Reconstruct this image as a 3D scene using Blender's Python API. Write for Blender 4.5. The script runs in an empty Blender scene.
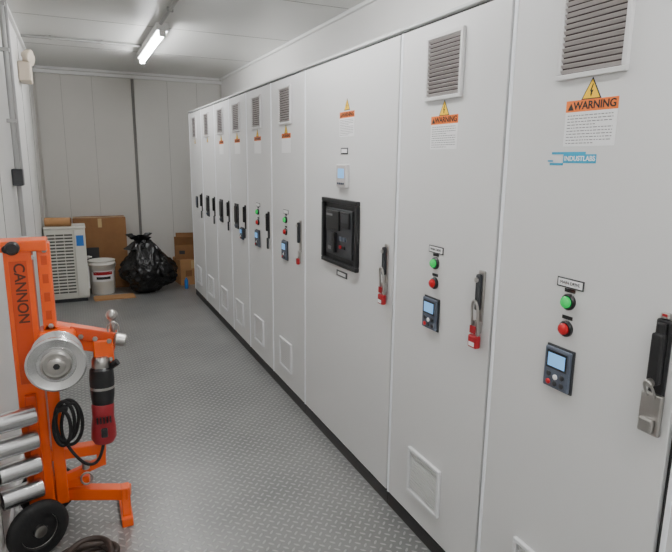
import bpy, bmesh, math, random
from mathutils import Vector, Matrix, noise
random.seed(4)
scene=bpy.context.scene
COL=scene.collection
# ------------------------------------------------------------------ materials
def lin(c):
    return tuple(((x/255)/12.92 if x/255<=0.04045 else ((x/255+0.055)/1.055)**2.4) for x in c)
def mat(name,rgb,rough=0.5,metal=0.0,var=0.0,vscale=8.0,bump=0.0,bscale=60.0,emit=None,es=0.0,coat=0.0,alpha=None):
    m=bpy.data.materials.new(name); m.use_nodes=True
    nt=m.node_tree; b=nt.nodes['Principled BSDF']
    c=lin(rgb)+(1,)
    b.inputs['Base Color'].default_value=c
    b.inputs['Roughness'].default_value=rough
    b.inputs['Metallic'].default_value=metal
    b.inputs['Coat Weight'].default_value=coat
    if var>0 or bump>0:
        tc=nt.nodes.new('ShaderNodeTexCoord')
    if var>0:
        n=nt.nodes.new('ShaderNodeTexNoise'); n.inputs['Scale'].default_value=vscale; n.inputs['Detail'].default_value=5
        nt.links.new(tc.outputs['Object'],n.inputs['Vector'])
        r=nt.nodes.new('ShaderNodeValToRGB')
        r.color_ramp.elements[0].position=0.3; r.color_ramp.elements[1].position=0.7
        r.color_ramp.elements[0].color=tuple(x*(1-var) for x in c[:3])+(1,)
        r.color_ramp.elements[1].color=tuple(min(1,x*(1+var)) for x in c[:3])+(1,)
        nt.links.new(n.outputs['Fac'],r.inputs['Fac']); nt.links.new(r.outputs['Color'],b.inputs['Base Color'])
    if bump>0:
        n2=nt.nodes.new('ShaderNodeTexNoise'); n2.inputs['Scale'].default_value=bscale; n2.inputs['Detail'].default_value=3
        nt.links.new(tc.outputs['Object'],n2.inputs['Vector'])
        bp=nt.nodes.new('ShaderNodeBump'); bp.inputs['Strength'].default_value=bump; bp.inputs['Distance'].default_value=0.01
        nt.links.new(n2.outputs['Fac'],bp.inputs['Height']); nt.links.new(bp.outputs['Normal'],b.inputs['Normal'])
    if emit:
        b.inputs['Emission Color'].default_value=lin(emit)+(1,); b.inputs['Emission Strength'].default_value=es
    return m
M={}
M['cab']=mat('cabinet_powder_coat',(219,219,218),0.38,bump=0.06,bscale=350)
M['cabframe']=mat('cabinet_frame_paint',(198,199,199),0.5)
M['strip']=mat('edge_highlight_white',(248,251,255),0.35)  # near-white colour imitates light reflected by the door's bevelled edge
M['gap']=mat('door_gap_dark',(60,60,60),0.8)
M['plinth']=mat('plinth_black',(38,36,36),0.45)
M['vent']=mat('vent_plastic',(214,213,212),0.5)
M['slat']=mat('vent_slat_plastic',(186,180,178),0.5)
M['ventdark']=mat('vent_mesh_dark',(84,74,72),0.8)
M['filter']=mat('filter_plastic',(226,227,228),0.5)
M['filterin']=mat('filter_recess',(100,100,100),0.6)
M['orangelab']=mat('warning_orange',(236,120,40),0.5)
M['white']=mat('label_white',(240,240,240),0.5)
M['cyan']=mat('sticker_cyan',(40,165,205),0.4)
M['yellow']=mat('warning_yellow',(255,205,10),0.45)
M['black']=mat('black_plastic',(24,24,26),0.4)
M['black2']=mat('black_rubber',(20,20,21),0.7,bump=0.2)
M['grey']=mat('grey_plastic',(84,92,106),0.45)
M['dgrey']=mat('dark_grey_plastic',(50,52,55),0.4)
M['screen']=mat('lcd_screen',(120,170,215),0.2,emit=(110,170,225),es=0.8)
M['green']=mat('green_lens',(10,150,70),0.2,emit=(10,190,80),es=0.7)
M['red']=mat('red_lens',(180,20,28),0.3,emit=(200,20,25),es=0.08)
M['redpaint']=mat('red_plastic',(165,26,36),0.4)
M['redmotor']=mat('drill_red_plastic',(140,24,34),0.4)
M['metal']=mat('brushed_steel',(185,182,178),0.28,1.0,var=0.1,vscale=20)
M['alu']=mat('cast_aluminium',(205,205,205),0.25,1.0,bump=0.05)
M['text']=mat('ink_text',(50,50,52),0.6)
M['lettering']=mat('lettering_brown',(78,38,22),0.6)
M['texth']=mat('ink_text_soft',(120,120,122),0.6)
M['orange']=mat('orange_enamel',(240,92,18),0.35,coat=0.3,var=0.06,vscale=12)
M['orange2']=mat('orange_enamel_dark',(205,70,18),0.4)
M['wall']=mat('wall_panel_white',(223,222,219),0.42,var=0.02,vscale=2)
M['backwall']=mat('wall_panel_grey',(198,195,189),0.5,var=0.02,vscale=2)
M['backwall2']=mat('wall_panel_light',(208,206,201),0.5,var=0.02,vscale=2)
M['groove']=mat('panel_groove',(120,118,114),0.7)
M['ceil']=mat('ceiling_panel',(205,205,201),0.30,var=0.02,vscale=2)
M['trim']=mat('trim_white',(230,230,228),0.45)
M['conduit']=mat('conduit_grey',(165,165,163),0.4,0.3)
M['pvc']=mat('pvc_offwhite',(205,192,174),0.5)
M['tube']=mat('fluorescent_tube',(255,255,255),0.3,emit=(250,250,251),es=100)
M['card']=mat('cardboard',(176,132,88),0.85,var=0.12,vscale=5,bump=0.1)
M['card2']=mat('cardboard_dark',(140,100,64),0.85,var=0.15,vscale=5,bump=0.1)
M['tape']=mat('packing_tape',(196,168,120),0.3)
M['bag']=mat('garbage_bag_plastic',(16,16,18),0.25,bump=0.5,bscale=18)
M['bucket']=mat('bucket_plastic',(222,220,212),0.4)
M['acbody']=mat('ac_casing',(210,208,198),0.45)
M['acdark']=mat('ac_coil',(84,82,78),0.7)
M['blue']=mat('blue_sticker',(40,110,190),0.4)
M['brown']=mat('hose_brown',(58,46,40),0.6)
# checker plate floor
def floor_mat():
    m=bpy.data.materials.new('diamond_tread_plate'); m.use_nodes=True
    nt=m.node_tree; N=nt.nodes; L=nt.links; b=N['Principled BSDF']
    g=N.new('ShaderNodeNewGeometry')
    mp=N.new('ShaderNodeMapping'); mp.inputs['Rotation'].default_value=(0,0,math.radians(45))
    s=1/0.032; mp.inputs['Scale'].default_value=(s,s,s)
    L.new(g.outputs['Position'],mp.inputs['Vector'])
    sx=N.new('ShaderNodeSeparateXYZ'); L.new(mp.outputs['Vector'],sx.inputs[0])
    def ma(op,a,b_=None,c=None):
        n=N.new('ShaderNodeMath'); n.operation=op
        for i,v in enumerate([a,b_,c]):
            if v is None: continue
            if isinstance(v,(int,float)): n.inputs[i].default_value=v
            else: L.new(v,n.inputs[i])
        return n.outputs[0]
    x,y=sx.outputs[0],sx.outputs[1]
    fx,fy=ma('FLOOR',x),ma('FLOOR',y)
    u=ma('SUBTRACT',ma('SUBTRACT',x,fx),0.5); v=ma('SUBTRACT',ma('SUBTRACT',y,fy),0.5)
    par=ma('FLOORED_MODULO',ma('ADD',fx,fy),2.0); inv=ma('SUBTRACT',1.0,par)
    a=ma('ADD',ma('MULTIPLY',u,inv),ma('MULTIPLY',v,par))
    c=ma('ADD',ma('MULTIPLY',v,inv),ma('MULTIPLY',u,par))
    e=ma('ADD',ma('POWER',ma('ABSOLUTE',ma('DIVIDE',a,0.47)),2.0),ma('POWER',ma('ABSOLUTE',ma('DIVIDE',c,0.17)),2.0))
    mr=N.new('ShaderNodeMapRange'); mr.interpolation_type='SMOOTHSTEP'
    mr.inputs['From Min'].default_value=1.0; mr.inputs['From Max'].default_value=0.3
    L.new(e,mr.inputs['Value'])
    h=mr.outputs['Result']
    bp=N.new('ShaderNodeBump'); bp.inputs['Strength'].default_value=0.65; bp.inputs['Distance'].default_value=0.003
    L.new(h,bp.inputs['Height']); L.new(bp.outputs['Normal'],b.inputs['Normal'])
    no=N.new('ShaderNodeTexNoise'); no.inputs['Scale'].default_value=2.2; no.inputs['Detail'].default_value=6
    L.new(g.outputs['Position'],no.inputs['Vector'])
    r=N.new('ShaderNodeValToRGB'); r.color_ramp.elements[0].position=.3; r.color_ramp.elements[1].position=.72
    r.color_ramp.elements[0].color=lin((124,125,124))+(1,); r.color_ramp.elements[1].color=lin((148,148,146))+(1,)
    L.new(no.outputs['Fac'],r.inputs['Fac'])
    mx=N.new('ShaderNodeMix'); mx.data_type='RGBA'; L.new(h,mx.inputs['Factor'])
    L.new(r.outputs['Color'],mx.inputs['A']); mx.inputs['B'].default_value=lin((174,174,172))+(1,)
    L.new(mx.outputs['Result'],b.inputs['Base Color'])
    b.inputs['Roughness'].default_value=0.34; b.inputs['Metallic'].default_value=0.3
    return m
M['floor']=floor_mat()
# ------------------------------------------------------------------ mesh helpers
def obj_from_bm(bm,name,m,parent=None,smooth=False,bevel=0,loc=None):
    me=bpy.data.meshes.new(name); bmesh.ops.recalc_face_normals(bm,faces=bm.faces); bm.to_mesh(me); bm.free()
    o=bpy.data.objects.new(name,me); COL.objects.link(o)
    me.materials.append(M[m] if isinstance(m,str) else m)
    if smooth:
        for p in me.polygons: p.use_smooth=True
    if bevel>0:
        b=o.modifiers.new('bevel','BEVEL'); b.width=bevel; b.segments=2; b.limit_method='ANGLE'
    if parent: o.parent=parent
    return o
def empty(name,loc=(0,0,0)):
    e=bpy.data.objects.new(name,None); e.empty_display_size=0.1; COL.objects.link(e); e.location=loc
    return e
def abox(bm,x0,x1,y0,y1,z0,z1,mt=None):
    vs=[Vector((x,y,z)) for x in (x0,x1) for y in (y0,y1) for z in (z0,z1)]
    if mt is not None: vs=[mt@v for v in vs]
    v=[bm.verts.new(p) for p in vs]
    for f in [(0,1,3,2),(4,6,7,5),(0,4,5,1),(2,3,7,6),(0,2,6,4),(1,5,7,3)]:
        bm.faces.new([v[i] for i in f])
def box(name,x0,x1,y0,y1,z0,z1,m,parent=None,bevel=0,mt=None):
    bm=bmesh.new(); abox(bm,x0,x1,y0,y1,z0,z1,mt); return obj_from_bm(bm,name,m,parent,False,bevel)
def boxes(name,lst,m,parent=None,bevel=0,mt=None):
    bm=bmesh.new()
    for b in lst: abox(bm,*b,mt=mt)
    return obj_from_bm(bm,name,m,parent,False,bevel)
def frame_to(a,b):
    a=Vector(a); d=(Vector(b)-a); L=d.length
    q=d.to_track_quat('Z','Y').to_matrix().to_4x4()
    return Matrix.Translation(a)@q,L
def lathe_bm(bm,prof,mt,seg=28,capa=True,capb=True):
    rings=[]
    for r,z in prof:
        ring=[]
        for i in range(seg):
            t=2*math.pi*i/seg
            ring.append(bm.verts.new(mt@Vector((r*math.cos(t),r*math.sin(t),z))))
        rings.append(ring)
    for a,b in zip(rings,rings[1:]):
        for i in range(seg):
            j=(i+1)%seg; bm.faces.new([a[i],a[j],b[j],b[i]])
    if capa: bm.faces.new(rings[0][::-1])
    if capb: bm.faces.new(rings[-1])
def lathe(name,prof,a,b,m,parent=None,seg=28,smooth=True):
    """profile r,t where t in metres measured from a towards b"""
    mt,L=frame_to(a,b); bm=bmesh.new(); lathe_bm(bm,prof,mt,seg)
    o=obj_from_bm(bm,name,m,parent,smooth)
    if smooth:
        e=o.modifiers.new('split','EDGE_SPLIT'); e.split_angle=math.radians(38)
    return o
def rod(name,a,b,r,m,parent=None,seg=20):
    L=(Vector(b)-Vector(a)).length
    return lathe(name,[(r,0),(r,L)],a,b,m,parent,seg)
def hollow(name,a,b,r,m,parent=None,th=0.15,seg=24):
    L=(Vector(b)-Vector(a)).length; ri=r*(1-th)
    mt,_=frame_to(a,b); bm=bmesh.new()
    lathe_bm(bm,[(ri,0),(r,0),(r,L),(ri,L),(ri,0)],mt,seg,False,False)
    bmesh.ops.remove_doubles(bm,verts=bm.verts,dist=1e-6)
    o=obj_from_bm(bm,name,m,parent,True); e=o.modifiers.new('split','EDGE_SPLIT'); e.split_angle=math.radians(38)
    return o
def beam(name,a,b,w,h,m,parent=None,bevel=0.004,up=(0,0,1)):
    """square tube from a to b, width w horizontally, h along up"""
    a=Vector(a);b=Vector(b);d=(b-a);L=d.length;d.normalize()
    upv=Vector(up)
    s=d.cross(upv).normalized(); u=s.cross(d).normalized()
    mt=Matrix.Translation(a)@Matrix(((d.x,s.x,u.x,0),(d.y,s.y,u.y,0),(d.z,s.z,u.z,0),(0,0,0,1)))
    bm=bmesh.new(); abox(bm,0,L,-w/2,w/2,-h/2,h/2,mt); return obj_from_bm(bm,name,m,parent,False,bevel)
def tubepath(name,pts,r,m,parent=None,cyclic=False,res=3,seg=6):
    cu=bpy.data.curves.new(name,'CURVE'); cu.dimensions='3D'; cu.bevel_depth=r; cu.bevel_resolution=res; cu.use_fill_caps=True
    sp=cu.splines.new('NURBS'); sp.points.add(len(pts)-1)
    for p,q in zip(sp.points,pts): p.co=(*q,1)
    sp.use_cyclic_u=cyclic; sp.use_endpoint_u=not cyclic; sp.order_u=3; sp.resolution_u=seg
    cu.materials.append(M[m]); o=bpy.data.objects.new(name,cu); COL.objects.link(o)
    bpy.context.view_layer.update()
    me=bpy.data.meshes.new_from_object(o.evaluated_get(bpy.context.evaluated_depsgraph_get()))
    me.name=name; bpy.data.objects.remove(o); 
    o=bpy.data.objects.new(name,me); COL.objects.link(o)
    for p in me.polygons: p.use_smooth=True
    if parent:o.parent=parent
    return o
def text(name,s,size,mt,m,parent=None,sx=1.0,align='CENTER',bold=0.0):
    cu=bpy.data.curves.new(name,'FONT'); cu.body=s; cu.size=size; cu.align_x=align; cu.align_y='CENTER'; cu.extrude=0.0003; cu.offset=bold
    o=bpy.data.objects.new(name,cu); COL.objects.link(o)
    bpy.context.view_layer.update()
    me=bpy.data.meshes.new_from_object(o.evaluated_get(bpy.context.evaluated_depsgraph_get()))
    bpy.data.objects.remove(o)
    me.transform(mt@Matrix.Diagonal((sx,1,1,1))); me.materials.clear(); me.materials.append(M[m])
    o=bpy.data.objects.new(name,me); COL.objects.link(o)
    if parent:o.parent=parent
    return o
# ------------------------------------------------------------------ room
XL,XR,Y0,Y1,ZC=-0.335,1.765,-2.6,7.30,2.486
T=0.1
box('floor',XL-T,XR+T,Y0-T,Y1+T,-T,0,'floor')
box('ceiling',XL-T,XR+T,Y0-T,Y1+T,ZC,ZC+T,'ceil')
box('wall_left',XL-T,XL,Y0-T,Y1+T,0,ZC,'wall')
box('wall_right',XR,XR+T,Y0-T,Y1+T,0,ZC,'wall')
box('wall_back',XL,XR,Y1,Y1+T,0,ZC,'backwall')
box('wall_front',XL,XR,Y0-T,Y0,0,ZC,'wall')
# back wall: two leaves modelled as a double door, with frame
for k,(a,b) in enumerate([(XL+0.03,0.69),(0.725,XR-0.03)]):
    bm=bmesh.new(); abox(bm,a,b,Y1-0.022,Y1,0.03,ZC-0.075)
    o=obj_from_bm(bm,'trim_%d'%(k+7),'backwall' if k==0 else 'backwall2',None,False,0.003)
boxes('trim_1',[(XL,XR,Y1-0.035,Y1,ZC-0.07,ZC-0.035)],'trim',None,0.004)
boxes('trim_2',[(0.692,0.723,Y1-0.012,Y1,0.0,ZC-0.075)],'groove')
boxes('trim_3',[(XL+0.28,XL+0.2825,Y1-0.0235,Y1-0.02,0.03,ZC-0.08),(XL+0.60,XL+0.6025,Y1-0.0235,Y1-0.02,0.03,ZC-0.08),(1.10,1.1025,Y1-0.0235,Y1-0.02,0.03,ZC-0.08),(1.45,1.4525,Y1-0.0235,Y1-0.02,0.03,ZC-0.08)],'groove')
boxes('trim_4',[(XL,XL+0.025,Y0,Y1-0.04,ZC-0.025,ZC),(XR-0.025,XR,Y0,Y1-0.04,ZC-0.025,ZC),(XL+0.025,XR-0.025,Y1-0.03,Y1,ZC-0.025,ZC)],'trim',None,0.004)
boxes('trim_5',[(XL,XL+0.002,y,y+0.004,0.08,ZC-0.03) for y in (-1.1,0.0,1.1,2.2,3.3,4.4,5.5,6.6)],'groove')
boxes('baseboard_left',[(XL,XL+0.012,Y0,Y1-0.03,0,0.07)],'trim')
boxes('trim_6',[(XL+.03,XR-.03,y,y+0.004,ZC-0.0015,ZC) for y in (-1.0,0.15,1.3,2.45,3.6,4.75,5.9)],'groove')
# ------------------------------------------------------------------ electrical cabinets
D=1.162; DEP=0.585; H=1.99
def DM(y,z,n=0.0):
    """door-space matrix: local x -> -Y (right on door), y -> +Z, z -> out of door (-X)"""
    return Matrix(((0,0,-1,D-n),(-1,0,0,y),(0,1,0,z),(0,0,0,1)))
def dbox(name,y,z,w,h,n0,n1,m,parent,bevel=0,rot=0.0):
    mt=DM(y,z)@Matrix.Rotation(rot,4,'Z')
    return box(name,-w/2,w/2,-h/2,h/2,n0,n1,m,parent,bevel,mt)
def dlathe(name,y,z,prof,m,parent,seg=24):
    bm=bmesh.new(); lathe_bm(bm,prof,DM(y,z),seg); o=obj_from_bm(bm,name,m,parent,True)
    e=o.modifiers.new('split','EDGE_SPLIT'); e.split_angle=math.radians(35); return o
def louvre(P,y,z,w,h,name='vent',n=13):
    # frame ring
    mt=DM(y,z); t=0.013
    boxes(name+'_frame',[(-w/2,w/2,h/2-t,h/2,0,.012),(-w/2,w/2,-h/2,-h/2+t,0,.012),(-w/2,-w/2+t,-h/2+t,h/2-t,0,.012),(w/2-t,w/2,-h/2+t,h/2-t,0,.012)],'vent',P,0.002,mt)
    dbox(name+'_mesh',y,z,w-2*t,h-2*t,0.0002,0.002,'ventdark',P)
    bm=bmesh.new(); ih=h-2*t
    for i in range(n):
        zz=-ih/2+ih*(i+.5)/n
        m2=mt@Matrix.Translation((0,zz,0.0065))@Matrix.Rotation(math.radians(38),4,'X')
        abox(bm,-w/2+t,w/2-t,-ih/n*0.34,ih/n*0.34,-0.0012,0.0012,m2)
    obj_from_bm(bm,name+'_slats','slat',P)
def filt(P,y,z,w,h):
    mt=DM(y,z); t=0.014
    boxes('filter_frame',[(-w/2,w/2,h/2-t,h/2,0,.014),(-w/2,w/2,-h/2,-h/2+t,0,.014),(-w/2,-w/2+t,-h/2+t,h/2-t,0,.014),(w/2-t,w/2,-h/2+t,h/2-t,0,.014)],'filter',P,0.003,mt)
    dbox('filter_recess',y,z,w-2*t,h-2*t,0.0002,0.0015,'filterin',P)
    ih=h-2*t-.012; n=12
    bm=bmesh.new()
    for i in range(n):
        zz=-ih/2+ih*(i+.5)/n
        abox(bm,-w/2+t+.005,w/2-t-.005,zz-ih/n*.38,zz+ih/n*.38,.0015,.008,mt)
    obj_from_bm(bm,'filter_slats','cab',P)
def triangle(P,y,z,s):
    def tri(name,s,n0,n1,m):
        bm=bmesh.new(); mt=DM(y,z); h=s*0.866
        pts=[(-s/2,-h/3),(s/2,-h/3),(0,2*h/3)]
        a=[bm.verts.new(mt@Vector((p[0],p[1],n0))) for p in pts]; b=[bm.verts.new(mt@Vector((p[0],p[1],n1))) for p in pts]
        bm.faces.new(b); bm.faces.new(a[::-1])
        for i in range(3): bm.faces.new([a[i],a[(i+1)%3],b[(i+1)%3],b[i]])
        obj_from_bm(bm,name,m,P)
    tri('warning_triangle_border',s,0.0002,0.001,'black'); tri('warning_triangle',s*0.84,0.001,0.0016,'yellow')
    k=s/0.075
    bm=bmesh.new(); mt=DM(y,z)
    for poly in ([(0.003,0.024),(-0.006,0.002),(0.000,0.002),(0.006,0.022)],[(-0.003,0.005),(0.007,0.005),(0.001,-0.008),(-0.003,-0.007)],[(-0.004,-0.006),(0.004,-0.006),(-0.001,-0.015)]):
        bm.faces.new([bm.verts.new(mt@Vector((p[0]*k,p[1]*k,0.0020))) for p in poly])
    obj_from_bm(bm,'warning_bolt','black',P)
def warn(P,y,zt,w=0.155,full=True):
    # zt: top of orange band
    dbox('warning_header',y,zt-0.014,w,0.028,0.0002,0.0012,'orangelab',P)
    dbox('warning_sheet',y,zt-0.028-0.042,w,0.084,0.0002,0.0010,'white',P)
    text('warning_text','WARNING',0.026,DM(y-0.010,zt-0.0145,0.0016),'black',P,bold=0.0006)
    bm=bmesh.new(); mt=DM(y,zt-0.028)
    bm.faces.new([bm.verts.new(mt@Vector(p)) for p in [(-w/2+.006,.004,.0016),(-w/2+.026,.004,.0016),(-w/2+.016,.022,.0016)]])
    obj_from_bm(bm,'warning_mark','black',P)
    if full:
        bm=bmesh.new()
        for r in range(10):
            x=-w/2+.008
            lim=w/2-.01-(0.05 if r in(3,9) else 0)
            while x<lim:
                l=random.uniform(.004,.012); l=min(l,lim-x)
                abox(bm,x,x+l,-0.0100-r*0.0075,-0.0080-r*0.0075,.001,.0014,mt); x+=l+.003
        obj_from_bm(bm,'warning_lines','texth',P)
def handle(P,y,z0,z1,kind):
    zc=(z0+z1)/2; L=z1-z0
    mt=DM(y,z0)
    if kind=='A':
        bm=bmesh.new(); abox(bm,-.019,.019,.06,L,0,.012,mt); abox(bm,-.014,.014,.10,L-.03,.012,.030,mt); abox(bm,-.011,.011,L-.05,L-.006,.012,.022,mt)
        obj_from_bm(bm,'handle_body','black',P,False,.005)
        dbox('handle_tab',y,z1+.008,.022,.014,0,.012,'metal',P,.003)
        dbox('handle_tab_mark',y,z1+.010,.012,.006,.012,.0125,'redpaint',P,0)
        boxes('handle_hasp',[(-.026,.026,-.02,.078,.010,.022),(-.017,.017,-.012,.02,.022,.034)],'metal',P,.004,mt)
        dlathe('handle_lock',y,z0+.105,[(.010,.03),(.010,.036),(.003,.036)],'metal',P)
        tubepath('hasp_loop',[mt@Vector(p) for p in [(-.01,.07,.022),(-.012,.10,.04),(0,.115,.045),(.012,.10,.04),(.01,.07,.022)]],.003,'metal',P)
    else:
        bm=bmesh.new(); abox(bm,-.015,.015,.07,L,0,.008,mt)
        obj_from_bm(bm,'handle_plate','metal' if kind in 'BCD' else 'black',P,False,.004)
        bm=bmesh.new(); abox(bm,-.009,.009,.12,L-.012,.008,.024,mt)
        obj_from_bm(bm,'handle_lever','dgrey' if kind in 'BCD' else 'black',P,False,.005)
        dlathe('handle_lock',y,z1-.03,[(.008,.024),(.008,.029),(.002,.029)],'metal',P)
        if kind in('B','C'):
            tubepath('padlock_shackle',[mt@Vector(p) for p in [(-.013,.035,.020),(-.016,.11,.024),(-.012,.145,.028),(0,.155,.030),(.012,.145,.028),(.016,.11,.024),(.013,.035,.020)]],.0045,'metal',P)
            boxes('hasp_block',[(-.017,.017,.045,.085,.006,.020)],'metal',P,.003,mt)
            boxes('padlock_body',[(-.021,.021,-.005,.038,.010,.032)],'redpaint',P,.006,mt)
            boxes('padlock_label',[(-.014,.014,.002,.016,.032,.0326)],'white',P,0,mt)
            boxes('lockout_tag',[(-.014,.016,.045,.070,.030,.031)],'redpaint',P,0,mt)
        else:
            boxes('handle_hasp',[(-.010,.010,.0,.075,.006,.018)],'metal' if kind=='D' else 'dgrey',P,.004,mt)
            if kind=='D': boxes('padlock_body',[(-.013,.013,-.005,.03,.012,.028)],'redpaint',P,.004,mt)
def hmi(P,y,z,w=.088,h=.115):
    dbox('drive_panel_bezel',y,z,w+.008,h+.008,0,.006,'dgrey',P,.003)
    dbox('drive_panel_body',y,z,w,h,.006,.016,'grey',P,.005)
    dbox('drive_panel_screen_rim',y,z+h*.20,w*.80,h*.44,.016,.0172,'black',P,.002)
    dbox('drive_panel_screen',y,z+h*.20,w*.66,h*.32,.0172,.0180,'screen',P)
    for i,(dx,dz,m_) in enumerate([(-.26,-.16,'dgrey'),(.26,-.16,'dgrey'),(0,-.2,'white'),(-.26,-.36,'red'),(.0,-.36,'dgrey'),(.26,-.36,'dgrey')]):
        dlathe('drive_panel_key_%d'%(i+1),y-dx*w,z+dz*h,[(.0075,.016),(.0075,.0185),(.006,.0195)],m_,P,14)
def lampset(P,y,rich=True):
    dbox('nameplate',y,1.192,.088,.026,.0002,.003,'dgrey',P,.001)
    dbox('nameplate_face',y,1.192,.08,.019,.003,.0034,'white',P)
    if rich: text('nameplate_text','MAIN DRIVE',.012,DM(y,1.192,.0040),'text',P)
    for nm,z,m_ in (('green_lamp',1.143,'green'),('red_button',1.070,'red')):
        dlathe(nm+'_bezel',y,z,[(.022,0),(.022,.006),(.019,.010),(.016,.010)],'black',P)
        dlathe(nm,y,z,[(.0155,.009),(.0155,.016),(.012,.020),(.004,.022)],m_,P)
        dbox(nm+'_tag',y,z+.03,.034,.010,.0002,.002,'black',P)
def cabinet(ya,yb,kind):
    P=empty('electrical_cabinet',(0,0,0))
    g=0.0015
    a,b=ya+g,yb-g
    # carcass, plinth, top rail
    box('carcass',D+.020,D+DEP,a,b,.06,H-.012,'cabframe',P,.002)
    box('roof_panel',D-.004,D+DEP,a,b,H-.012,H,'cabframe',P,.003)
    box('plinth',D+.006,D+DEP-.02,a,b,0,.060,'plinth',P)
    box('door_gap',D+.016,D+.0199,a,b,.06,H-.012,'gap',P)
    # door leaf
    e=.006
    box('door_leaf',D,D+.016,a+e,b-e,.070,H-.022,'cab',P,.0025)
    # bright white strip painted in for the reflection off the door-edge bevel
    boxes('door_edge_highlight',[(D-.003,D+.016,b-e-.012,b-e+.001,.070,H-.022)],'strip',P,.002)
    yc=(ya+yb)/2; w=yb-ya
    near=ya<2.9
    if kind!='C':
        yv=yc+.012
        louvre(P,yv,1.815,.208,.215,n=14)
        filt(P,yc+.02,.275,.215,.195)
        triangle(P,yc+.005,1.672,.060)
        if ya<4.6:
            warn(P,yc+.003,1.655,full=near)
    if kind in('A','B','D','E'):
        lampset(P,yc+.012,near)
        hmi(P,yc+.02,.955)
    if kind in 'FGH':
        dbox('control_panel_bezel',yc+.05,1.06,.10,.20,0,.010,'dgrey',P,.004)
        dbox('control_panel_face',yc+.05,1.075,.075,.13,.010,.018,'black',P,.004)
        dbox('control_panel_switch',yc+.05,.985,.04,.02,.010,.022,'grey',P,.003)
    if kind=='F': hmi(P,yc-.10,.94,.07,.09)
    if kind=='I':
        dbox('control_panel_bezel',yc,1.06,.08,.12,0,.010,'dgrey',P,.004)
        dbox('control_panel_face',yc,1.065,.06,.08,.010,.014,'grey',P,.003)
    hk={'A':'A','B':'B','C':'C','D':'D','E':'E'}.get(kind,'F')
    if kind=='A': handle(P,ya+.044,.920,1.168,'A')
    else: handle(P,ya+.055,.915,1.165,hk)
    if kind=='A':
        # maintenance company sticker: cable-plug icon and lettering
        boxes('sticker_icon',[(-.080,-.035,-.017,-.011,.0002,.0012),(-.088,-.070,-.008,-.004,.0002,.0012),(-.075,.035,.011,.017,.0002,.0012),(-.035,.068,-.011,.011,.0002,.0010)],'cyan',P,0,DM(1.075,1.512))
        text('sticker_text','INDUSTLABS',.017,DM(1.058,1.512,.0014),'white',P,bold=.0004)
    if kind=='C':
        y=2.41
        triangle(P,y,1.745,.060)
        warn(P,y,1.722,full=True)
        dbox('nameplate',2.43,1.545,.075,.03,.0002,.003,'dgrey',P,.001); dbox('nameplate_face',2.43,1.545,.06,.018,.003,.0034,'white',P)
        # power meter
        dbox('meter_body',2.43,1.43,.108,.108,0,.018,'vent',P,.004)
        dbox('meter_bezel',2.43,1.43,.096,.096,.018,.0188,'slat',P,0)
        dbox('meter_screen',2.43,1.442,.066,.044,.0188,.0196,'screen',P)
        for i in range(4): dbox('meter_key_%d'%(i+1),2.43+.03-.02*i,1.395,.012,.010,.0188,.022,'grey',P,.001)
        # air circuit breaker
        yb_,zb=2.455,1.158
        mt=DM(yb_,zb); W,HH=.395,.325; t=.022
        boxes('breaker_frame',[(-W/2,W/2,HH/2-t,HH/2,0,.022),(-W/2,W/2,-HH/2,-HH/2+t,0,.022),(-W/2,-W/2+t,-HH/2+t,HH/2-t,0,.022),(W/2-t,W/2,-HH/2+t,HH/2-t,0,.022)],'black',P,.004,mt)
        dbox('breaker_back',yb_,zb,W-2*t,HH-2*t,.0005,.004,'black',P)
        boxes('breaker_face',[(-.145,.145,-.115,.115,.004,.016)],'dgrey',P,.004,mt)
        boxes('breaker_upper_unit',[(-.13,.02,.01,.105,.016,.026),(.035,.13,.03,.105,.016,.024)],'black',P,.003,mt)
        boxes('breaker_label',[(-.12,-.05,.078,.088,.026,.0266),(-.12,-.085,-.093,-.075,.016,.0166)],'texth',P,0,mt)
        boxes('breaker_display',[(.045,.12,.055,.095,.024,.0246)],'dgrey',P,0,mt)
        boxes('breaker_charging_lever',[(-.04,-.015,-.10,.0,.016,.034)],'black',P,.004,mt)
        boxes('breaker_buttons',[(.02,.045,-.035,-.015,.016,.023),(.06,.085,-.035,-.015,.016,.023)],'grey',P,.002,mt)
        boxes('breaker_open_button',[(.02,.038,-.073,-.058,.016,.023)],'redpaint',P,.002,mt)
        boxes('breaker_close_button',[(.06,.078,-.073,-.058,.016,.023)],'black',P,.002,mt)
        dbox('breaker_nameplate',2.44,.955,.12,.03,.0002,.003,'dgrey',P,.001); dbox('breaker_nameplate_face',2.44,.955,.09,.016,.003,.0034,'white',P)
    return P
seams=[.73,1.339,1.949,2.940,3.526,4.090,4.590,5.120,5.680,6.294]
for i,k in enumerate('ABCDEFGHI'):
    cabinet(seams[i],seams[i+1],k)
cabinet(.12,.727,'I')
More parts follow.
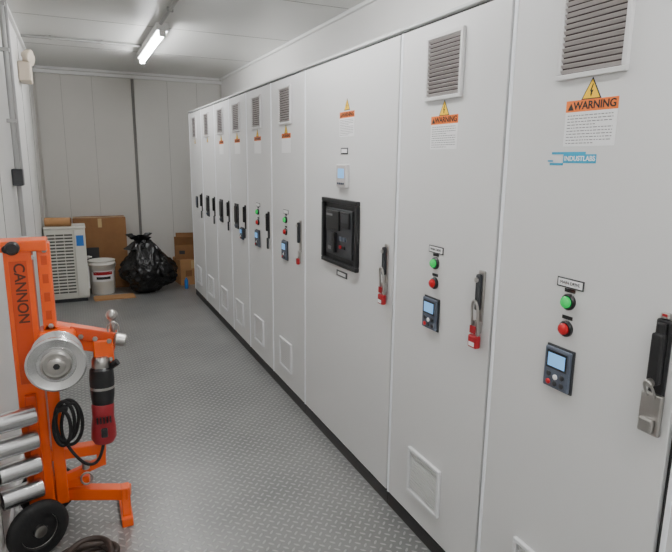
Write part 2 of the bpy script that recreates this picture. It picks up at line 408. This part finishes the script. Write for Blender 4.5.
# ------------------------------------------------------------------ ceiling lights
def batten(yc):
    P=empty('fluorescent_light',(0,0,0)); x=.68; L=1.34
    box('housing',x-.045,x+.045,yc-L/2-.03,yc+L/2+.03,ZC-.055,ZC-.0005,'trim',P,.006)
    boxes('end_cap',[(x-.025,x+.025,yc-L/2-.02,yc-L/2,ZC-.098,ZC-.055),(x-.025,x+.025,yc+L/2,yc+L/2+.02,ZC-.098,ZC-.055)],'trim',P,.004)
    rod('tube',(x,yc-L/2,ZC-.078),(x,yc+L/2,ZC-.078),.018,'tube',P,16)
batten(5.27); batten(2.3); batten(-.1); batten(-1.8)
P=empty('ceiling_conduit')
rod('pipe_along',(.665,3.02,ZC-.016),(.665,4.54,ZC-.016),.012,'conduit',P)
rod('pipe_across',(XL+.03,5.50,ZC-.016),(.63,5.50,ZC-.016),.012,'conduit',P)
boxes('clips',[(.645,.685,y,y+.02,ZC-.03,ZC-.0005) for y in (3.3,4.1)]+[(x,x+.02,5.48,5.52,ZC-.03,ZC-.0005) for x in (-.1,.3)],'conduit',P)
# ------------------------------------------------------------------ left wall fittings
P=empty('wall_conduit')
rod('pipe_1',(XL+.03,3.95,1.0),(XL+.03,3.95,ZC-.03),.014,'conduit',P)
rod('pipe_2',(XL+.03,4.25,1.36),(XL+.03,4.25,ZC-.03),.011,'conduit',P)
boxes('junction_box',[(XL+.001,XL+.06,3.90,4.0,1.33,1.43)],'dgrey',P,.006)
boxes('clips',[(XL+.0005,XL+.05,3.93,3.97,z,z+.02) for z in (1.7,2.1,2.35)],'conduit',P)
boxes('switch_box',[(XL+.001,XL+.055,3.89,4.01,.88,1.02)],'vent',P,.006)
P=empty('emergency_light')
box('body',XL+.001,XL+.09,5.25,5.50,2.09,2.24,'pvc',P,.012)
for i,y in enumerate((5.27,5.48)):
    rod('stem_%d'%(i+1),(XL+.05,y,2.23),(XL+.05,y,2.27),.012,'pvc',P)
    lathe('lamp_head_%d'%(i+1),[(.02,0),(.045,.03),(.05,.06),(.046,.066),(.0,.066)],(XL+.04,y,2.29),(XL+.12,y-.03,2.27),'pvc',P)
# ------------------------------------------------------------------ AC outdoor unit
P=empty('air_conditioner_outdoor_unit')
x0,x1,ya,yb,z0,z1=-.318,.068,6.38,6.72,.04,.80
box('casing',x0,x1,ya+.012,yb,z0,z1-.02,'acbody',P,.01)
box('top_lid',x0-.004,x1+.006,ya,yb+.006,z1-.02,z1,'acbody',P,.008)
boxes('feet',[(x0+.02,x1-.02,ya+.04,ya+.08,0,z0),(x0+.02,x1-.02,yb-.08,yb-.04,0,z0)],'dgrey',P)
gx1=x1-.12
box('coil',x0+.02,gx1,ya+.008,ya+.013,z0+.05,z1-.06,'acdark',P)
boxes('grille',[(x0+.015,gx1+.005,ya-.001,ya+.006,z0+.05+i*.0335,z0+.05+i*.0335+.015) for i in range(20)]+[(x0+.015+j*(gx1-x0-.02)/3,x0+.021+j*(gx1-x0-.02)/3,ya+.001,ya+.008,z0+.05,z1-.06) for j in range(4)],'acbody',P)
box('side_panel',gx1+.012,x1-.002,ya,ya+.013,z0+.02,z1-.03,'acbody',P,.004)
box('energy_sticker',gx1+.03,x1-.02,ya-.001,ya,z1-.20,z1-.09,'blue',P)
box('service_cover',x1,x1+.012,ya+.08,yb-.08,z0+.08,z0+.30,'vent',P,.004)
lathe('valve',[(.018,0),(.018,.03),(.01,.03),(.01,.05)],(x1,ya+.17,.45),(x1+.05,ya+.17,.45),'metal',P)
P=empty('cardboard_roll')
hollow('roll_outer',(-.30,6.50,.846),(-.06,6.46,.846),.045,'card',P,.12)
hollow('roll_inner',(-.30,6.50,.846),(-.062,6.46,.846),.030,'card2',P,.3)
# ------------------------------------------------------------------ cardboard boxes
def carton(x,y,z,w,d,h,rz,flaps=True,m='card',rx=0):
    P=empty('cardboard_box')
    mt=Matrix.Translation((x,y,z))@Matrix.Rotation(rz,4,'Z')@Matrix.Rotation(rx,4,'X')
    t=.006
    bm=bmesh.new()
    abox(bm,-w/2,w/2,-d/2,-d/2+t,0,h,mt);abox(bm,-w/2,w/2,d/2-t,d/2,0,h,mt)
    abox(bm,-w/2,-w/2+t,-d/2+t,d/2-t,0,h,mt);abox(bm,w/2-t,w/2,-d/2+t,d/2-t,0,h,mt);abox(bm,-w/2+t,w/2-t,-d/2+t,d/2-t,0,t,mt)
    obj_from_bm(bm,'walls',m,P)
    if flaps:
        bm=bmesh.new()
        for s in (-1,1):
            m2=mt@Matrix.Translation((0,s*d/2,h))@Matrix.Rotation(math.radians(-s*25),4,'X')
            abox(bm,-w/2,w/2,-t/2,t/2,0,min(.12,d*.5),m2)
        obj_from_bm(bm,'flaps',m,P)
    else:
        boxes('top_flaps',[(-w/2,w/2,-d/2,-.002,h,h+.005),(-w/2,w/2,.002,d/2,h,h+.005)],m,P,0,mt)
        boxes('tape',[(-w/2-.0005,w/2+.0005,-.025,.025,h+.005,h+.0056),(-.02,.02,-d/2-.0012,-d/2,h-.10,h)],'tape',P,0,mt)
    boxes('print',[(-w*.3,-w*.05,-d/2-.0012,-d/2,h*.35,h*.6)],'card2' if m=='card' else 'text',P,0,mt)
    return P
carton(.235,7.10,0,.56,.28,.82,0,False,'card2')
carton(1.22,6.98,0,.30,.34,.30,math.radians(6),False,'card')
carton(1.20,7.00,.312,.26,.28,.17,math.radians(-12),True,'card2')
P=empty('flattened_cardboard')
bm=bmesh.new()
for i,(dx,dy,w,d,r,z) in enumerate([(0.315,6.46,.42,.22,.06,.002),(0.26,6.45,.30,.18,-.12,.009)]):
    abox(bm,-w/2,w/2,-d/2,d/2,z,z+.005,Matrix.Translation((dx,dy,0))@Matrix.Rotation(r,4,'Z'))
obj_from_bm(bm,'sheets','card',P)
# ------------------------------------------------------------------ bucket
P=empty('plastic_bucket')
bx,by=.218,6.76
bm=bmesh.new()
lathe_bm(bm,[(.122,0),(.124,.005),(.138,.33),(.145,.332),(.145,.345),(.139,.347),(.141,.375),(.145,.378),(.136,.378),(.118,.012),(.0,.012)],Matrix.Translation((bx,by,0)),36,True,False)
bmesh.ops.remove_doubles(bm,verts=bm.verts,dist=1e-6)
obj_from_bm(bm,'pail','bucket',P,True)
def arc_label(name,r0,r1,z0,z1,a0,a1,m):
    bm=bmesh.new(); n=14; A=[];B=[]
    for i in range(n+1):
        t=a0+(a1-a0)*i/n
        A.append(bm.verts.new((bx+r0*math.cos(t),by+r0*math.sin(t),z0)));B.append(bm.verts.new((bx+r1*math.cos(t),by+r1*math.sin(t),z1)))
    for i in range(n): bm.faces.new([A[i],A[i+1],B[i+1],B[i]])
    obj_from_bm(bm,name,m,P,True)
arc_label('label_band',.1315,.1370,.15,.27,math.radians(215),math.radians(325),'white')
arc_label('label_stripe',.1360,.1378,.225,.262,math.radians(225),math.radians(315),'redpaint')
arc_label('label_print',.1340,.1355,.175,.205,math.radians(240),math.radians(305),'text')
tubepath('bail_handle',[(bx+.146*math.cos(t),by-.02-.11*math.sin(t),.335-.10*math.sin(t)) for t in [math.pi*i/10 for i in range(11)]],.003,'metal',P)
# ------------------------------------------------------------------ garbage bag
P=empty('garbage_bag')
bm=bmesh.new(); bmesh.ops.create_icosphere(bm,subdivisions=6,radius=1)
for v in bm.verts:
    p=v.co.normalized()
    n1=noise.noise(p*1.6+Vector((3,1,7)))*.22; 
    n2=abs(noise.noise(p*4.2+Vector((9,2,1))))*.16
    n3=abs(noise.noise(Vector((p.x*9,p.y*9,p.z*4))))*.06
    r=1+n1-n2-n3
    x,y,z=p*r
    top=max(0,z)
    k=1-.36*top**1.6
    x=x*.345*k; y=y*.27*k
    z=.255+z*.27 + (.09*max(0,top-.6)/.4)
    if z<.0: z=.0
    z=max(z,.002)
    if z<.10:
        s=1+.10*(.10-z)/.10; x*=s; y*=s
    v.co=Vector((x-.06*top,y,z))
xs=[v.co.x for v in bm.verts]; xmin,xmax=min(xs),max(xs)
for v in bm.verts: v.co.x=-.335+(v.co.x-xmin)/(xmax-xmin)*.665
obj_from_bm(bm,'sack','bag',P,True)
bm=bmesh.new()
prof=[]
seg=40
rings=[]
for r,z in [(.12,.50),(.06,.56),(.045,.585),(.05,.60),(.085,.63),(.10,.648)]:
    ring=[]
    for i in range(seg):
        t=2*math.pi*i/seg; rr=r*(1+.28*math.sin(7*t+z*9)*(1 if r>.05 else .4))
        ring.append(bm.verts.new((-.085+rr*math.cos(t)*1.2,rr*math.sin(t),z+.02*math.sin(3*t)*(r>.05))))
    rings.append(ring)
for a,b in zip(rings,rings[1:]):
    for i in range(seg): bm.faces.new([a[i],a[(i+1)%seg],b[(i+1)%seg],b[i]])
obj_from_bm(bm,'tied_neck','bag',P,True)
P.location=(.715,6.68,0)
# small blue can
P=empty('spray_can')
lathe('can',[(.02,0),(.022,.004),(.022,.10),(.014,.115),(.010,.115),(.010,.13),(.0,.13)],(1.12,6.62,0),(1.12,6.62,1),'blue',P)
# ------------------------------------------------------------------ orange cable puller
P=empty('cable_puller_machine')
yq=2.30
# main mast
box('mast',-.252,-.160,2.30,2.38,.10,1.185,'orange',P,.006)
box('mast_face_recess',-.236,-.178,2.297,2.301,.66,1.13,'orange2',P,.002)
box('mast_head',-.268,-.108,2.285,2.395,1.165,1.205,'orange',P,.005)
rod('mast_head_pin',(-.235,2.26,1.18),(-.235,2.42,1.18),.014,'black',P)
lathe('mast_knob',[(.012,0),(.012,.02),(.024,.022),(.024,.045),(.018,.052)],(-.215,2.285,1.185),(-.215,2.2,1.185),'black',P)
mt=Matrix(((0,1,0,-.205),(0,0,-1,2.2955),(-1,0,0,1.01),(0,0,0,1)))
text('mast_lettering','CANNON',.050,mt,'lettering',P,bold=.0010)
# side channel right of mast
box('side_channel',-.145,-.100,2.31,2.375,.84,1.19,'orange',P,.005)
boxes('side_channel_slots',[(-.132,-.112,2.3085,2.3105,z,z+.035) for z in (.90,.97,1.04,1.11)],'orange2',P,.0)
for i,(x,z) in enumerate([(-.118,1.165),(-.118,.875),(-.162,1.14),(-.162,.70)]):
    lathe('bolt_%d'%(i+1),[(.010,0),(.010,.007),(.004,.008)],(x,2.311,z),(x,2.2,z),'metal',P,6)
# gearbox arm
beam('gearbox_arm',(-.15,2.345,.845),(.105,2.345,.770),.07,.085,'orange',P,.006)
beam('arm_cap_plate',(-.06,2.30,.845),(.11,2.30,.795),.008,.05,'orange2',P,.003)
boxes('gearbox',[(-.165,-.035,2.275,2.39,.665,.86)],'orange',P,.012)
boxes('arm_bracket',[(.02,.095,2.29,2.40,.69,.80)],'orange',P,.006)
for i,(x,z) in enumerate([(-.02,.825),(.03,.81),(.08,.795),(.08,.72),(.035,.72)]):
    lathe('arm_bolt_%d'%(i+1),[(.010,0),(.010,.007),(.004,.008)],(x,2.293,z),(x,2.2,z),'metal',P,6)
# hitch pin & ring
rod('pin',(.098,2.335,.78),(.098,2.335,.875),.010,'metal',P)
lathe('pin_ball',[(.006,0),(.018,.006),(.023,.018),(.020,.032),(.008,.042)],(.098,2.335,.868),(.098,2.335,1),'metal',P)
lathe('arm_end_roller',[(.020,0),(.026,.006),(.026,.04),(.020,.046)],(.098,2.30,.80),(.150,2.30,.785),'metal',P)
tubepath('pin_ring',[(.098+.022*math.cos(t),2.30,.842+.028*math.sin(t)) for t in [2*math.pi*i/10 for i in range(10)]],.003,'metal',P,True)
# capstan (axis towards viewer -Y)
cx,cz=-.104,.775
lathe('capstan_drum',[(.088,0),(.090,.006),(.075,.014),(.058,.04),(.056,.07),(.066,.098),(.092,.118),(.100,.122),(.101,.132),(.094,.136),(.080,.131),(.066,.128),(.064,.130),(.050,.130)],(cx,2.272,cz),(cx,2.0,cz),'alu',P,48)
lathe('capstan_hub',[(.052,0),(.052,.016),(.046,.020),(.044,.014),(.030,.014),(.030,.026),(.026,.029),(.012,.030),(.012,.024)],(cx,2.145,cz),(cx,2.0,cz),'metal',P,36)
lathe('capstan_bore',[(.012,0),(.011,.003)],(cx,2.1185,cz),(cx,2.0,cz),'black',P,6)
# drill motor
lathe('drill_gearcase',[(.026,0),(.034,.01),(.036,.05),(.030,.06)],(.045,2.30,.735),(.045,2.298,.60),'metal',P)
lathe('drill_motor_housing',[(.030,0),(.044,.012),(.047,.05),(.045,.12),(.040,.155)],(.045,2.298,.695),(.040,2.29,.50),'black',P)
lathe('drill_band',[(.047,0),(.047,.010)],(.043,2.295,.615),(.040,2.29,.50),'metal',P)
lathe('drill_handle_red',[(.039,0),(.043,.01),(.041,.06),(.046,.10),(.048,.145),(.038,.165)],(.040,2.29,.545),(.032,2.285,.30),'redmotor',P)
boxes('drill_vents',[(.012+i*.012,.018+i*.012,2.240,2.250,.475,.50) for i in range(5)],'black',P)
box('drill_trigger',.025,.05,2.235,2.255,.415,.455,'black',P,.006)
rod('drill_side_grip',(.055,2.30,.67),(.105,2.28,.71),.013,'black2',P)
tubepath('drill_cord',[(.034,2.285,.385),(.02,2.27,.31),(-.03,2.25,.30),(-.08,2.26,.36),(-.12,2.27,.45),(-.10,2.26,.56),(-.06,2.26,.58),(-.045,2.27,.50),(-.08,2.27,.40),(-.13,2.28,.42)],.006,'black2',P)
for j,(ox,oz,rx,rz,yy) in enumerate([(-.10,.50,.035,.085,2.262),(-.085,.49,.048,.095,2.272),(-.11,.48,.030,.075,2.255)]):
    tubepath('cord_loop_%d'%(j+1),[(ox+rx*math.cos(t),yy,oz+rz*math.sin(t)) for t in [2*math.pi*i/14 for i in range(14)]],.007,'black2',P,True)
box('cord_strap',-.125,-.085,2.248,2.282,.545,.565,'black2',P,.004)
# lower frame
box('lower_post',-.155,-.112,2.305,2.355,.13,.70,'orange',P,.005)
beam('lower_cross_tube',(-.20,2.33,.345),(.040,2.33,.335),.045,.045,'orange',P)
beam('lower_upright',(.022,2.33,.352),(.018,2.33,.26),.035,.04,'orange',P,.004,(0,1,0))
beam('lower_brace',(-.115,2.33,.23),(.03,2.33,.275),.03,.032,'orange',P)
beam('base_tube',(-.22,2.40,.15),(.118,2.28,.135),.05,.05,'orange',P)
beam('base_tube_upper',(-.18,2.36,.20),(-.03,2.34,.20),.04,.04,'orange',P)
beam('foot_plate',(.10,2.285,.165),(.10,2.285,.0),.035,.05,'orange',P,.004,(0,1,0))
beam('foot_rail',(.10,2.24,.02),(.10,2.50,.02),.045,.04,'orange',P)
lathe('swivel_hook',[(.014,0),(.014,.03),(.008,.034)],(-.04,2.28,.31),(-.04,2.28,.26),'metal',P)
tubepath('hook_ring',[(-.04+.022*math.cos(t),2.28,.235+.026*math.sin(t)) for t in [2*math.pi*i/10 for i in range(10)]],.004,'metal',P,True)
# stowed aluminium boom tubes
for i,z in enumerate((.555,.455,.355,.255)):
    hollow('boom_tube_%d'%(i+1),(-.200,2.25,z),(-.328,2.20,z+.002),.037,'alu',P,.14)
boxes('tube_bracket',[(-.228,-.190,2.272,2.30,.20,.62)],'orange2',P,.003)
# wheel
def wheel(c,yaw,R=.118,W=.045):
    ax=Vector((math.sin(yaw),-math.cos(yaw),0)); c=Vector(c); a=c-ax*W/2
    lathe('tyre',[(R*.62,0),(R*.80,-.0),(R*.93,.004),(R,.014),(R,W-.014),(R*.93,W-.004),(R*.80,W),(R*.62,W),(R*.60,W*.7)],a,a+ax,'black2',P,48)
    lathe('rim',[(R*.62,0),(R*.62,W*.75),(R*.52,W*.55),(R*.22,W*.5),(R*.20,W*1.05),(R*.12,W*1.1),(.0,W*1.1)],a,a+ax,'metal',P,36)
wheel((-.220,2.195,.112),math.radians(26),R=.112)
rod('axle',(-.20,2.20,.112),(-.20,2.46,.112),.012,'metal',P)
wheel((-.195,2.47,.112),math.radians(8),R=.112)
# ------------------------------------------------------------------ coil of hose on the floor
P=empty('hose_coil')
pts=[]
for i in range(0,70):
    t=i*.35; r=.085+.012*math.sin(i*.9); 
    pts.append((-.055+r*1.1*math.cos(t),2.055+r*math.sin(t),.014+.010*(i/16)))
tubepath('hose',pts,.011,'brown',P)
# ------------------------------------------------------------------ world & camera
w=bpy.data.worlds.new('World'); scene.world=w; w.use_nodes=True
w.node_tree.nodes['Background'].inputs[0].default_value=(.5,.55,.6,1); w.node_tree.nodes['Background'].inputs[1].default_value=.3
yaw,pitch,roll,f=.4335,.2023,.0118,562.0
F=Vector((math.sin(yaw)*math.cos(pitch),math.cos(yaw)*math.cos(pitch),-math.sin(pitch)))
R0=Vector((math.cos(yaw),-math.sin(yaw),0)); U0=R0.cross(F)
R=R0*math.cos(roll)+U0*math.sin(roll); U=-R0*math.sin(roll)+U0*math.cos(roll)
cam=bpy.data.cameras.new('camera'); co=bpy.data.objects.new('camera',cam); COL.objects.link(co)
co.matrix_world=Matrix(((R.x,U.x,-F.x,0),(R.y,U.y,-F.y,0),(R.z,U.z,-F.z,1.5),(0,0,0,1)))
cam.sensor_width=36; cam.sensor_fit='HORIZONTAL'; cam.lens=f/672*36; cam.clip_start=.02
scene.camera=co
